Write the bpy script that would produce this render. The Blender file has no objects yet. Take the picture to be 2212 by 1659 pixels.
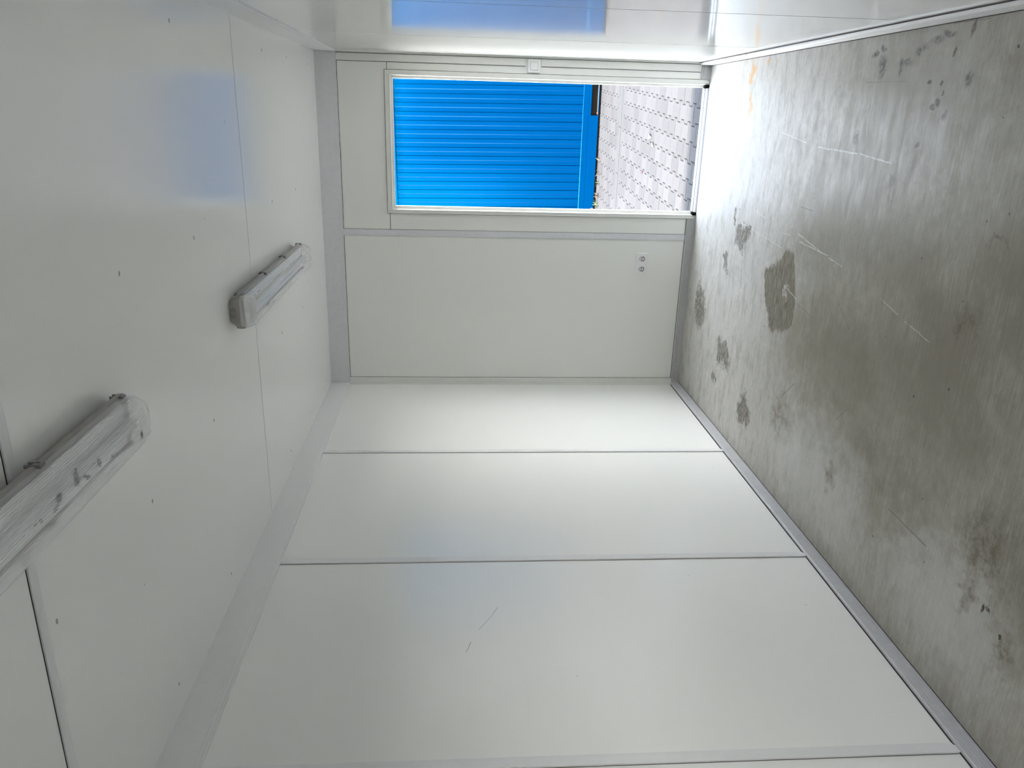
import bpy, bmesh, math, random
from mathutils import Vector, Matrix, Euler
import numpy as np

SC = bpy.context.scene
COL = SC.collection
random.seed(7)

# ------------------------------------------------------------------ camera, sky, sun, exposure
F_PX = 1658.47
cam_d = bpy.data.cameras.new('camera'); cam = bpy.data.objects.new('camera', cam_d); COL.objects.link(cam)
cam_d.sensor_fit = 'HORIZONTAL'; cam_d.sensor_width = 36.0; cam_d.lens = 36.0 * F_PX / 2212.0
cam_d.clip_start = 0.02; cam_d.clip_end = 200
R = Matrix(((0.02713097585274328, 0.9426568736580206, 0.3326588773722482),
            (-0.06926189271634754, 0.33375431005121525, -0.940112147958735),
            (-0.9972295123824941, 0.002465576509441793, 0.07434527937837791)))
cam.matrix_world = Matrix.Translation((0.7589, -5.2719, 1.6503)) @ R.to_4x4()
SC.camera = cam

SUN_EL, SUN_AZ = math.radians(71), math.radians(-38)      # high sun behind the container
w = bpy.data.worlds.new('sky'); SC.world = w; w.use_nodes = True
nt = w.node_tree; nt.nodes.clear()
# bright hazy sky: near-white horizon, slightly bluer zenith
tcw = nt.nodes.new('ShaderNodeTexCoord'); sxyz = nt.nodes.new('ShaderNodeSeparateXYZ'); rmp = nt.nodes.new('ShaderNodeValToRGB')
rmp.color_ramp.elements[0].position = 0.0; rmp.color_ramp.elements[0].color = (1.0, 0.985, 0.96, 1)
rmp.color_ramp.elements[1].position = 1.0; rmp.color_ramp.elements[1].color = (0.24, 0.31, 0.42, 1)
for p_, c_ in ((0.30, (0.74, 0.755, 0.77, 1)), (0.62, (0.37, 0.43, 0.52, 1))):
    e_ = rmp.color_ramp.elements.new(p_); e_.color = c_
bg = nt.nodes.new('ShaderNodeBackground'); bg.inputs['Strength'].default_value = 19.0
wo = nt.nodes.new('ShaderNodeOutputWorld')
nt.links.new(tcw.outputs['Generated'], sxyz.inputs[0]); nt.links.new(sxyz.outputs[2], rmp.inputs[0])
nt.links.new(rmp.outputs[0], bg.inputs[0]); nt.links.new(bg.outputs[0], wo.inputs[0])

sun_d = bpy.data.lights.new('sun', 'SUN'); sun_d.energy = 24.0; sun_d.angle = math.radians(3.0); sun_d.color = (1.0, 0.96, 0.91)
sun = bpy.data.objects.new('sun', sun_d); COL.objects.link(sun)
sdir = Vector((math.sin(SUN_AZ) * math.cos(SUN_EL), -math.cos(SUN_AZ) * math.cos(SUN_EL), math.sin(SUN_EL)))
sun.rotation_euler = sdir.to_track_quat('Z', 'Y').to_euler()
sun.location = sdir * 20

SC.view_settings.view_transform = 'Standard'; SC.view_settings.look = 'None'
SC.view_settings.exposure = 0.42; SC.view_settings.gamma = 1.0; SC.view_settings.use_curve_mapping = False
cy = SC.cycles
cy.max_bounces = 11; cy.diffuse_bounces = 8; cy.glossy_bounces = 6; cy.transmission_bounces = 6; cy.transparent_max_bounces = 12
cy.sample_clamp_indirect = 6.0; cy.caustics_reflective = False; cy.caustics_refractive = False
cy.use_denoising = True; cy.use_adaptive_sampling = True; cy.adaptive_threshold = 0.04

# ------------------------------------------------------------------ helpers
HW, H, YB = 1.1, 2.5314, -5.95
ZC = 2.397                                            # lower edge of the cornice strip

def link(name, me, mat=None, parent=None, smooth=False):
    o = bpy.data.objects.new(name, me); COL.objects.link(o)
    if mat is not None and not me.materials: me.materials.append(mat)
    if parent is not None: o.parent = parent
    if smooth:
        for p in me.polygons: p.use_smooth = True
    return o

def from_bm(bm, name):
    bmesh.ops.recalc_face_normals(bm, faces=bm.faces[:])
    me = bpy.data.meshes.new(name); bm.to_mesh(me); bm.free(); return me

def add_box(bm, x0, x1, y0, y1, z0, z1):
    v = [bm.verts.new((x, y, z)) for x in (x0, x1) for y in (y0, y1) for z in (z0, z1)]
    for f in ((0, 1, 3, 2), (4, 6, 7, 5), (0, 4, 5, 1), (2, 3, 7, 6), (0, 2, 6, 4), (1, 5, 7, 3)):
        bm.faces.new([v[i] for i in f])
    return v

def box(name, b, mat, parent=None, bev=0.0, seg=1):
    bm = bmesh.new(); add_box(bm, *b)
    if bev > 0:
        bmesh.ops.bevel(bm, geom=bm.edges[:], offset=bev, segments=seg, profile=0.5, affect='EDGES', clamp_overlap=True)
    return link(name, from_bm(bm, name), mat, parent)

def boxes(name, bs, mat, parent=None):
    bm = bmesh.new()
    for b in bs: add_box(bm, *b)
    return link(name, from_bm(bm, name), mat, parent)

def extrude_profile(name, prof, axis, a0, a1, mat, parent=None, smooth=False):
    """prof: closed list of 2-D points in the two other axes (in x,y,z order); extruded along axis."""
    bm = bmesh.new()
    def P(p, a):
        l = list(p); l.insert(axis, a); return l
    A = [bm.verts.new(P(p, a0)) for p in prof]; B = [bm.verts.new(P(p, a1)) for p in prof]
    n = len(prof)
    for i in range(n):
        bm.faces.new((A[i], A[(i + 1) % n], B[(i + 1) % n], B[i]))
    bm.faces.new(A); bm.faces.new(B[::-1])
    return link(name, from_bm(bm, name), mat, parent, smooth)

def empty(name, loc=(0, 0, 0), parent=None):
    o = bpy.data.objects.new(name, None); COL.objects.link(o); o.location = loc; o.empty_display_size = 0.1
    if parent: o.parent = parent
    return o

def tag(o, label=None, cat=None, group=None, kind=None):
    if label: o['label'] = label
    if cat: o['category'] = cat
    if group: o['group'] = group
    if kind: o['kind'] = kind
    return o

def struct(o, label=None):
    o['kind'] = 'structure'
    if label: o['label'] = label
    return o

def copy_tree(o, parent=None):
    c = o.copy(); COL.objects.link(c)
    if parent is not None: c.parent = parent
    for ch in list(o.children): copy_tree(ch, c)
    return c

# ------------------------------------------------------------------ materials
class NT:
    def __init__(self, name):
        self.m = bpy.data.materials.new(name); self.m.use_nodes = True
        self.t = self.m.node_tree; self.b = self.t.nodes['Principled BSDF']
    def n(self, typ, **kw):
        nd = self.t.nodes.new(typ)
        for k, v in kw.items():
            if k in nd.inputs.keys(): self.put(nd.inputs[k], v)
            else: setattr(nd, k, v)
        return nd
    def put(self, sock, v):
        if isinstance(v, bpy.types.NodeSocket): self.t.links.new(v, sock)
        else: sock.default_value = v
    def math(self, op, a, b=None, c=None, clamp=False):
        nd = self.t.nodes.new('ShaderNodeMath'); nd.operation = op; nd.use_clamp = clamp
        self.put(nd.inputs[0], a)
        if b is not None: self.put(nd.inputs[1], b)
        if c is not None: self.put(nd.inputs[2], c)
        return nd.outputs[0]
    def coord(self, scale=(1, 1, 1), kind='Object', rot=(0, 0, 0)):
        tc = self.t.nodes.new('ShaderNodeTexCoord')
        mp = self.t.nodes.new('ShaderNodeMapping'); mp.inputs['Scale'].default_value = scale; mp.inputs['Rotation'].default_value = rot
        self.t.links.new(tc.outputs[kind], mp.inputs['Vector']); return mp.outputs[0]
    def noise(self, vec, scale, detail=3, rough=0.55, out=0):
        nd = self.t.nodes.new('ShaderNodeTexNoise'); self.put(nd.inputs['Vector'], vec)
        nd.inputs['Scale'].default_value = scale; nd.inputs['Detail'].default_value = detail; nd.inputs['Roughness'].default_value = rough
        return nd.outputs[out]
    def sstep(self, v, a, b, lo=0.0, hi=1.0):
        nd = self.t.nodes.new('ShaderNodeMapRange'); nd.interpolation_type = 'SMOOTHSTEP'
        self.put(nd.inputs[0], v)
        nd.inputs[1].default_value = a; nd.inputs[2].default_value = b; nd.inputs[3].default_value = lo; nd.inputs[4].default_value = hi
        return nd.outputs[0]
    def mix(self, f, a, b, mode='MIX'):
        nd = self.t.nodes.new('ShaderNodeMix'); nd.data_type = 'RGBA'; nd.blend_type = mode
        self.put(nd.inputs[0], f)
        for s, v in ((nd.inputs[6], a), (nd.inputs[7], b)):
            if isinstance(v, tuple) and len(v) == 3: v = (*v, 1)
            self.put(s, v)
        return nd.outputs[2]
    def bump(self, h, strength=0.1, dist=0.002):
        nd = self.t.nodes.new('ShaderNodeBump'); self.put(nd.inputs['Height'], h)
        nd.inputs['Strength'].default_value = strength; nd.inputs['Distance'].default_value = dist
        self.put(self.b.inputs['Normal'], nd.outputs[0])
    def set(self, **kw):
        for k, v in kw.items():
            if isinstance(v, tuple) and len(v) == 3: v = (*v, 1)
            self.put(self.b.inputs[k.replace('_', ' ')], v)
        return self.m

def plain(name, col, rough=0.5, metal=0.0, var=0.06, scale=40, bump=0.0, spec=0.5):
    q = NT(name)
    nz = q.noise(q.coord(), scale, 4)
    c2 = tuple(max(0, c * (1 - var * 2)) for c in col)
    c1 = tuple(min(1, c * (1 + var)) for c in col)
    q.set(Base_Color=q.mix(nz, c2, c1), Roughness=rough, Metallic=metal, Specular_IOR_Level=spec)
    if bump: q.bump(q.noise(q.coord(), scale * 8, 2), bump, 0.001)
    return q.m

def panel_mat(name, col, rough, dirt=0.05):
    """off-white coil-coated sheet: stray dark specks"""
    q = NT(name)
    spk = q.sstep(q.noise(q.coord((1, 1, 1)), 38, 1, 0.4), 0.835, 0.86)
    c = q.mix(q.math('MULTIPLY', spk, 0.5), col, (0.16, 0.15, 0.13))
    q.set(Base_Color=c, Roughness=rough, Specular_IOR_Level=0.5)
    return q.m

M = {}
M['panel'] = panel_mat('coated_panel', (0.89, 0.89, 0.865), 0.22)
M['panel_gloss'] = panel_mat('coated_panel_glossy', (0.86, 0.86, 0.835), 0.085)
M['panel_end'] = panel_mat('coated_panel_end', (0.80, 0.80, 0.76), 0.28)
M['ceiling'] = panel_mat('coated_panel_ceiling', (0.92, 0.92, 0.90), 0.17, 0.03)
M['trim'] = plain('white_plastic_trim', (0.79, 0.79, 0.79), 0.35, var=0.02)
M['trim_grey'] = plain('grey_plastic_trim', (0.42, 0.42, 0.42), 0.42, var=0.08, scale=60)
M['grime_and_shade'] = plain('joint_dirt_and_shade', (0.035, 0.025, 0.02), 0.85, var=0.3)  # dirt in joints, also the contact shade painted as thin strips
M['seam'] = plain('seam_shade', (0.13, 0.125, 0.12), 0.8, var=0.2)
M['trim_skirt'] = plain('scuffed_grey_skirting', (0.50, 0.50, 0.52), 0.42, var=0.10, scale=30)
M['trim_mid'] = plain('light_grey_plastic_trim', (0.66, 0.66, 0.68), 0.4, var=0.05, scale=50)
M['core'] = plain('wall_core', (0.03, 0.027, 0.024), 0.9)
M['shell'] = plain('shell_paint', (0.02, 0.20, 0.55), 0.4, var=0.03)
M['frame'] = plain('door_frame_paint', (0.72, 0.72, 0.68), 0.35, var=0.03)
M['alu'] = plain('anodised_edge', (0.36, 0.36, 0.365), 0.3, var=0.03)
M['black'] = plain('black_gap_shade', (0.004, 0.0035, 0.003), 0.9, spec=0.05)  # painted black for shade in gaps, pockets and under the container
M['plastic'] = plain('white_plastic', (0.82, 0.82, 0.81), 0.3, var=0.015)
M['socket_in'] = plain('socket_inner', (0.56, 0.54, 0.53), 0.4, var=0.03)
M['dark'] = plain('dark_hole', (0.012, 0.011, 0.010), 0.8)
M['screw'] = plain('screw_head', (0.40, 0.40, 0.39), 0.45, var=0.1)
M['housing'] = plain('grey_polycarbonate', (0.30, 0.285, 0.27), 0.45, var=0.08, scale=30)
M['clip'] = plain('dark_clip', (0.21, 0.205, 0.20), 0.4)
M['tray'] = plain('white_gear_tray', (0.90, 0.90, 0.90), 0.5)
M['tube'] = plain('unlit_tube', (0.85, 0.86, 0.86), 0.25)

def lens_mat():
    q = NT('prismatic_clear_lens')
    nz = q.noise(q.coord(), 9, 3, 0.6)
    q.set(Base_Color=q.mix(q.sstep(nz, 0.45, 0.8), (0.98, 0.98, 0.99), (0.92, 0.91, 0.90)), Roughness=0.08, Alpha=0.36, Specular_IOR_Level=0.6)
    return q.m
M['lens'] = lens_mat()

def blue_mat():
    q = NT('blue_container_paint')
    nz = q.noise(q.coord((1, 1, 0.5)), 2.2, 4)
    q.set(Base_Color=q.mix(nz, (0.0, 0.0165, 0.058), (0.0, 0.0205, 0.070)), Roughness=0.24, Specular_IOR_Level=0.32, Specular_Tint=(0.0, 0.5, 1.0))
    return q.m
M['blue'] = blue_mat()

def paver_mat():
    q = NT('concrete_paver')
    oi = q.t.nodes.new('ShaderNodeObjectInfo')
    rnd = oi.outputs['Random']
    base = q.mix(rnd, (0.040, 0.0384, 0.0382), (0.051, 0.049, 0.0487))
    nz = q.noise(q.coord(), 34, 5, 0.7)
    c = q.mix(q.sstep(nz, 0.35, 0.7), q.mix(1.0, base, (0.84, 0.83, 0.83), 'MULTIPLY'), base)
    fl = q.sstep(q.noise(q.coord(), 160, 2, 0.6), 0.62, 0.70)
    c = q.mix(q.math('MULTIPLY', fl, 0.45), c, (0.027, 0.026, 0.025))
    q.set(Base_Color=c, Roughness=0.85, Specular_IOR_Level=0.1)
    q.bump(q.noise(q.coord(), 180, 4), 0.35, 0.002)
    return q.m
M['paver'] = paver_mat()
M['joint'] = plain('joint_sand', (0.014, 0.013, 0.0125), 0.95, var=0.2, scale=60, spec=0.1)
M['concrete'] = plain('edging_concrete', (0.043, 0.042, 0.042), 0.85, var=0.12, scale=25, spec=0.1)
M['rust'] = plain('bare_plate', (0.30, 0.27, 0.25), 0.7, var=0.2, scale=15)
M['weed'] = plain('weed_green', (0.030, 0.055, 0.004), 0.6, var=0.3)
M['weed_dry'] = plain('weed_dry', (0.075, 0.052, 0.026), 0.7, var=0.3)
M['leaf_red'] = plain('red_leaf', (0.030, 0.005, 0.005), 0.6)
M['leaf_yel'] = plain('pale_leaf', (0.105, 0.085, 0.045), 0.6)
M['orange'] = plain('orange_plastic', (0.25, 0.06, 0.015), 0.5)
M['sticker'] = plain('pink_sticker', (0.10, 0.045, 0.05), 0.5)

PATCH = [[(.005, -1.295), (-.127, -1.353), (-.283, -1.474), (-.245, -1.60), (.09, -1.53), (.085, -1.47)], [(.09, -1.49), (-.25, -1.58), (-.240, -1.64), (-.192, -1.725), (-.045, -1.715), (.154, -1.625), (.150, -1.529)]]

def floor_mat():
    """worn white vinyl-coated board: streaks across the room, dirt, torn brown patches, rust, scratches"""
    q = NT('worn_floor_sheet')
    P = q.coord()                                           # floor object sits at the origin: metres
    warp = q.t.nodes.new('ShaderNodeVectorMath'); warp.operation = 'SUBTRACT'
    q.put(warp.inputs[0], q.noise(P, 14, 5, 0.65, out=1)); warp.inputs[1].default_value = (0.5, 0.5, 0.5)
    def warped(amt):
        sc = q.t.nodes.new('ShaderNodeVectorMath'); sc.operation = 'SCALE'; q.put(sc.inputs[0], warp.outputs[0]); sc.inputs['Scale'].default_value = amt
        ad = q.t.nodes.new('ShaderNodeVectorMath'); ad.operation = 'ADD'; q.put(ad.inputs[0], P); q.put(ad.inputs[1], sc.outputs[0])
        s = q.t.nodes.new('ShaderNodeSeparateXYZ'); q.put(s.inputs[0], ad.outputs[0]); return s.outputs[0], s.outputs[1]
    X0, Y0 = warped(0.0); X1, Y1 = warped(0.26); X2, Y2 = warped(0.45); X3, Y3 = warped(0.05); X4, Y4 = warped(0.012)
    def spot(cx, cy, rx, ry, inner, XY):
        dx = q.math('DIVIDE', q.math('SUBTRACT', XY[0], cx), rx); dy = q.math('DIVIDE', q.math('SUBTRACT', XY[1], cy), ry)
        d = q.math('SQRT', q.math('ADD', q.math('MULTIPLY', dx, dx), q.math('MULTIPLY', dy, dy)))
        return q.sstep(d, inner, 2 - inner, 1.0, 0.0)
    def any_of(ms):
        r = ms[0]
        for m in ms[1:]: r = q.math('MAXIMUM', r, m)
        return r
    def line(a, b, wd, XY):
        ax, ay = a; bx, by = b; L = math.hypot(bx - ax, by - ay); ux, uy = (bx - ax) / L, (by - ay) / L
        px = q.math('SUBTRACT', XY[0], ax); py = q.math('SUBTRACT', XY[1], ay)
        t = q.math('ADD', q.math('MULTIPLY', px, ux), q.math('MULTIPLY', py, uy))
        t = q.math('MINIMUM', q.math('MAXIMUM', t, 0.0), L)
        ex = q.math('SUBTRACT', px, q.math('MULTIPLY', t, ux)); ey = q.math('SUBTRACT', py, q.math('MULTIPLY', t, uy))
        d = q.math('SQRT', q.math('ADD', q.math('MULTIPLY', ex, ex), q.math('MULTIPLY', ey, ey)))
        return q.sstep(d, wd * 0.25, wd * 0.75, 1.0, 0.0)
    streak = q.noise(q.coord((2.2, 26, 1)), 4.0, 6, 0.7)
    fine = q.noise(q.coord((10, 120, 1)), 3.0, 3, 0.6)
    cloud = q.noise(P, 2.3, 7, 0.62)
    blotch = q.noise(q.coord((0.55, 1.5, 1)), 9.0, 6, 0.7)
    c = q.mix(q.sstep(streak, 0.34, 0.66), (0.56, 0.548, 0.520), (0.43, 0.415, 0.380))
    c = q.mix(q.math('MULTIPLY', q.sstep(fine, 0.44, 0.70), 0.20), c, (0.28, 0.265, 0.235))
    # grime gathers in the walked zone away from the door, lighter along the left wall
    dark = any_of([spot(cx, cy, rx, ry, 0.15, (X2, Y2)) for cx, cy, rx, ry in
        [(0.06, -2.85, 0.50, 0.55), (0.40, -2.15, 0.34, 0.55), (0.70, -2.72, 0.22, 0.32), (-0.55, -2.6, 0.20, 0.45), (0.80, -2.22, 0.26, 0.30),
         (0.26, -3.1, 0.40, 0.35), (-0.2, -2.2, 0.30, 0.50), (-0.45, -3.6, 0.25, 0.4)]])
    dark = q.math('MULTIPLY', dark, q.sstep(q.math('ADD', cloud, q.math('MULTIPLY', streak, 0.4)), 0.42, 0.80, 0.35, 1.0))
    c = q.mix(q.math('MULTIPLY', dark, 0.88), c, (0.150, 0.128, 0.090))
    c = q.mix(q.math('MULTIPLY', q.sstep(blotch, 0.46, 0.68), 0.50), c, (0.24, 0.22, 0.175))
    mott = q.noise(P, 22, 6, 0.72)
    c = q.mix(q.math('MULTIPLY', q.sstep(mott, 0.46, 0.64), q.math('ADD', q.math('MULTIPLY', dark, 0.40), 0.14)), c, (0.19, 0.175, 0.14))
    tint = q.noise(q.coord((0.8, 1.0, 1)), 3.4, 5, 0.6)
    c = q.mix(q.math('MULTIPLY', q.sstep(tint, 0.48, 0.68), q.math('MULTIPLY', dark, 0.55)), c, (0.135, 0.112, 0.072))
    pep = q.noise(q.coord((0.5, 4.0, 1)), 70, 4, 0.75)
    c = q.mix(q.math('MULTIPLY', q.sstep(pep, 0.48, 0.70), 0.42), c, (0.17, 0.155, 0.125))
    walked = q.sstep(q.math('ADD', Y2, q.math('MULTIPLY', X2, 0.15)), -0.7, -2.2)
    c = q.mix(q.math('MULTIPLY', walked, 0.50), c, (0.21, 0.195, 0.16))
    light = any_of([spot(cx, cy, rx, ry, 0.2, (X2, Y2)) for cx, cy, rx, ry in
        [(-0.74, -2.30, 0.20, 0.30), (-0.76, -3.15, 0.20, 0.32), (-0.80, -1.95, 0.18, 0.28), (0.65, -0.46, 0.35, 0.5)]])
    c = q.mix(q.math('MULTIPLY', light, 0.35), c, (0.60, 0.60, 0.59))
    # greyish worn-through grain near the left wall
    grain = any_of([spot(cx, cy, rx, ry, 0.70, (X1, Y1)) for cx, cy, rx, ry in
        [(0.11, -0.90, 0.062, 0.10), (0.16, -0.93, 0.03, 0.10), (-0.455, -0.33, 0.12, 0.10), (-0.40, -0.26, 0.10, 0.06), (-0.608, -0.848, 0.08, 0.12),
         (-0.803, -0.72, 0.045, 0.05), (-0.825, -1.27, 0.10, 0.08), (0.22, -0.78, 0.05, 0.02), (-0.05, -0.70, 0.05, 0.05)]])
    grain = q.math('MULTIPLY', grain, q.sstep(q.noise(q.coord((6, 60, 1)), 3.2, 5, 0.75), 0.42, 0.52, 0.12, 1.0))
    c = q.mix(q.math('MULTIPLY', grain, 0.92), c, (0.105, 0.092, 0.070))
    # torn patch where the coating is gone
    rag = q.math('SUBTRACT', q.noise(q.coord((5, 55, 1)), 2.6, 5, 0.75), 0.5)      # ragged ends follow the grain
    Xr = q.math('ADD', X3, q.math('MULTIPLY', rag, 0.16)); Yr = q.math('ADD', Y3, q.math('MULTIPLY', q.math('SUBTRACT', q.noise(P, 55, 4, 0.7), 0.5), 0.022))
    def hull(pts):                                           # convex outline, anticlockwise
        d = None
        for (ax, ay), (bx, by) in zip(pts, pts[1:] + pts[:1]):
            L = math.hypot(bx - ax, by - ay); nx, ny = (by - ay) / L, -(bx - ax) / L
            e = q.math('ADD', q.math('ADD', q.math('MULTIPLY', Xr, nx), q.math('MULTIPLY', Yr, ny)), -(ax * nx + ay * ny))
            d = e if d is None else q.math('MAXIMUM', d, e)
        return q.sstep(d, -0.003, 0.004, 1.0, 0.0)
    patch = any_of([hull(h) for h in PATCH])
    isl = q.math('SUBTRACT', 1.0, spot(-0.055, -1.605, 0.050, 0.018, 0.8, (X1, Y1)))
    patch = q.math('MULTIPLY', patch, isl)
    pc = q.mix(q.sstep(q.noise(q.coord((5, 60, 1)), 3.0, 6, 0.75), 0.34, 0.62), (0.050, 0.043, 0.031), (0.25, 0.228, 0.180))
    c = q.mix(q.math('MULTIPLY', patch, 0.95), c, pc)
    # rust and spots
    rust = any_of([spot(cx, cy, rx, ry, 0.25, (X1, Y1)) for cx, cy, rx, ry in [(1.010, -0.77, 0.035, 0.035), (0.975, -0.75, 0.02, 0.02), (0.845, -0.794, 0.05, 0.025), (0.80, -0.80, 0.03, 0.018), (1.06, -0.97, 0.02, 0.03)]])
    c = q.mix(q.math('MULTIPLY', rust, q.sstep(fine, 0.3, 0.6, 0.35, 0.9)), c, (0.52, 0.27, 0.07))
    smudge = any_of([spot(cx, cy, rx * 1.1, ry * 1.1, 0.35, (X3, Y3)) for cx, cy, rx, ry in
        [(0.974, -2.16, 0.030, 0.022), (0.945, -2.16, 0.02, 0.014), (1.014, -2.10, 0.011, 0.02), (1.032, -2.152, 0.010, 0.02), (0.967, -2.30, 0.022, 0.012), (0.945, -2.30, 0.016, 0.009),
         (0.971, -2.342, 0.012, 0.022), (1.005, -2.397, 0.012, 0.015), (1.018, -2.432, 0.012, 0.02), (1.034, -2.50, 0.010, 0.035), (1.052, -2.57, 0.008, 0.03), (0.90, -2.72, 0.02, 0.015), (0.70, -2.05, 0.02, 0.02)]])
    c = q.mix(q.math('MULTIPLY', smudge, q.sstep(q.noise(P, 60, 4, 0.7), 0.40, 0.55, 0.30, 1.0)), c, (0.055, 0.045, 0.035))
    brown = any_of([spot(cx, cy, rx * 1.25, ry * 1.25, 0.6, (X3, Y3)) for cx, cy, rx, ry in
        [(0.891, -2.573, 0.009, 0.007), (0.861, -2.594, 0.006, 0.007), (0.836, -2.571, 0.009, 0.012), (0.82, -2.547, 0.008, 0.013), (0.789, -2.625, 0.010, 0.011), (0.899, -2.499, 0.006, 0.009),
         (0.99, -2.617, 0.012, 0.006), (1.056, -2.69, 0.016, 0.008), (0.688, -2.501, 0.008, 0.009), (-0.665, -3.345, 0.014, 0.005), (-0.650, -3.365, 0.006, 0.012), (-.70, -3.44, .008, .006)]])
    c = q.mix(q.math('MULTIPLY', brown, q.sstep(q.noise(P, 70, 3, 0.7), 0.35, 0.50, 0.45, 0.97)), c, (0.050, 0.030, 0.016))
    stain = any_of([spot(cx, cy, rx, ry, 0.1, (X1, Y1)) for cx, cy, rx, ry in
        [(0.16, -2.963, 0.035, 0.05), (0.43, -3.017, 0.012, 0.04), (-0.66, -3.26, 0.06, 0.03), (-0.74, -3.47, 0.05, 0.04), (-0.66, -1.75, 0.09, 0.10), (-0.70, -2.32, 0.05, 0.04), (0.55, -2.35, .05, .03), (-.47, -3.3, .10, .09)]])
    c = q.mix(q.math('MULTIPLY', stain, q.sstep(mott, 0.40, 0.62, 0.25, 0.75)), c, (0.115, 0.092, 0.058))
    # scattered tiny black specks
    spk = q.sstep(q.noise(P, 34, 1, 0.4), 0.795, 0.81)
    c = q.mix(q.math('MULTIPLY', spk, 0.8), c, (0.03, 0.028, 0.025))
    # scratches: pale ones and dark ones
    scr = any_of([line(a, b, wd * 0.8, (X4, Y4)) for a, b, wd in [((0.65, -1.719), (0.639, -2.114), .008), ((0.639, -2.114), (0.618, -2.351), .006), ((0.702, -1.289), (0.665, -1.586), .006),
        ((0.199, -0.867), (0.152, -1.487), .005), ((0.246, -1.649), (0.202, -1.913), .007), ((0.214, -1.671), (0.199, -1.974), .006), ((0.192, -1.985), (0.177, -2.112), .006),
        ((0.225, -1.461), (0.227, -1.552), .005), ((0.286, -1.07), (0.268, -1.224), .005), ((0.118, -2.453), (0.088, -2.59), .004), ((0.075, -2.642), (0.046, -2.805), .004), ((-0.023, -1.579), (-0.054, -1.73), .006)]])
    c = q.mix(q.math('MULTIPLY', q.math('MULTIPLY', scr, q.sstep(q.noise(P, 40, 3), 0.35, 0.55, 0.25, 1.0)), 0.58), c, (0.60, 0.60, 0.58))
    dsc = any_of([line(a, b, wd, (X4, Y4)) for a, b, wd in [((0.107, -1.9), (-0.335, -1.91), .004), ((-0.073, -1.737), (-0.098, -1.95), .004), ((0.024, -2.142), (-0.07, -2.283), .004),
        ((-0.55, -1.741), (-0.449, -1.845), .005), ((-0.456, -2.289), (-0.383, -2.355), .005), ((0.373, -1.629), (0.37, -1.767), .005), ((0.914, -2.053), (0.907, -2.359), .004),
        ((1.084, -2.469), (1.075, -2.765), .004), ((-0.625, -2.781), (-0.635, -3.029), .006)]])
    c = q.mix(q.math('MULTIPLY', dsc, 0.6), c, (0.13, 0.12, 0.10))
    rough = q.sstep(q.math('ADD', blotch, q.math('MULTIPLY', streak, 0.5)), 0.5, 1.0, 0.28, 0.46)
    rough = q.math('ADD', rough, q.math('MULTIPLY', q.math('MAXIMUM', patch, grain), 0.35), clamp=True)
    q.set(Base_Color=c, Roughness=rough, Specular_IOR_Level=q.sstep(q.math('MAXIMUM', patch, grain), 0.0, 1.0, 0.10, 0.03))
    hgt = q.math('SUBTRACT', q.math('MULTIPLY', streak, 0.5), q.math('MULTIPLY', patch, 1.2))
    q.bump(q.math('ADD', hgt, q.math('MULTIPLY', q.noise(P, 70, 4), 0.3)), 0.12, 0.002)
    return q.m
M['floor'] = floor_mat()

# ------------------------------------------------------------------ room shell
WT = 0.06
fl = struct(box('floor', (-HW - WT, HW + WT, YB - WT, 0.0, -0.10, 0.0), M['floor']), 'worn off-white floor sheet with torn brown patch')

def panel_run(parent, side_x, ycuts, gap, z0=0.0, z1=H, th=0.008):
    for a, b in zip(ycuts[:-1], ycuts[1:]):
        x0, x1 = (side_x - th, side_x) if side_x < 0 else (side_x, side_x + th)
        box('panel', (x0, x1, a + gap / 2, b - gap / 2, z0, z1), M['panel'] if side_x < 0 else M['panel_gloss'], parent, 0.0012)

# left wall (in the photo: the bottom)
wl = struct(box('wall_left', (-HW - WT, -HW - 0.009, YB - WT, 0.06, -0.1, H + .1), M['core']))
panel_run(wl, -HW, [YB, -4.62, -3.466, -2.335, -1.192, 0.0], 0.003)
for yc in (-1.192, -2.335, -3.466):
    # slim cover profile: shallow curved face, sharp step on the camera side
    pr = [(-HW, yc - 0.022), (-HW + .0055, yc - 0.021), (-HW + .0050, yc - 0.008), (-HW + .0036, yc + 0.008), (-HW + .0010, yc + 0.022), (-HW, yc + 0.0225)]
    extrude_profile('cover_strip', pr, 2, 0.062, ZC, M['trim'], wl)

# right wall (in the photo: the top), with an added fill-light window behind the camera
FILL_WIN = (-5.50, -4.80, 0.95, 1.80)                             # y0, y1, z0, z1
wr = boxes('wall_right', [(HW + .009, HW + WT, YB - WT, FILL_WIN[0], -0.1, H + .1), (HW + .009, HW + WT, FILL_WIN[1], 0.06, -0.1, H + .1),
                          (HW + .009, HW + WT, FILL_WIN[0], FILL_WIN[1], -0.1, FILL_WIN[2]), (HW + .009, HW + WT, FILL_WIN[0], FILL_WIN[1], FILL_WIN[3], H + .1)], M['core'])
struct(wr)
panel_run(wr, HW, [-3.66, -2.433, -1.197, 0.0], 0.007)
for y in (-3.66, -2.433, -1.197): box('joint_seal', (HW + .0006, HW + .006, y - .0036, y + .0036, .08, ZC), M['grime_and_shade'], wr)
for b in [(HW, HW + .008, YB, FILL_WIN[0], 0, H), (HW, HW + .008, FILL_WIN[1], -3.662, 0, H), (HW, HW + .008, FILL_WIN[0], FILL_WIN[1], 0, FILL_WIN[2]), (HW, HW + .008, FILL_WIN[0], FILL_WIN[1], FILL_WIN[3], H)]:
    box('panel', b, M['panel'], wr)

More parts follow.
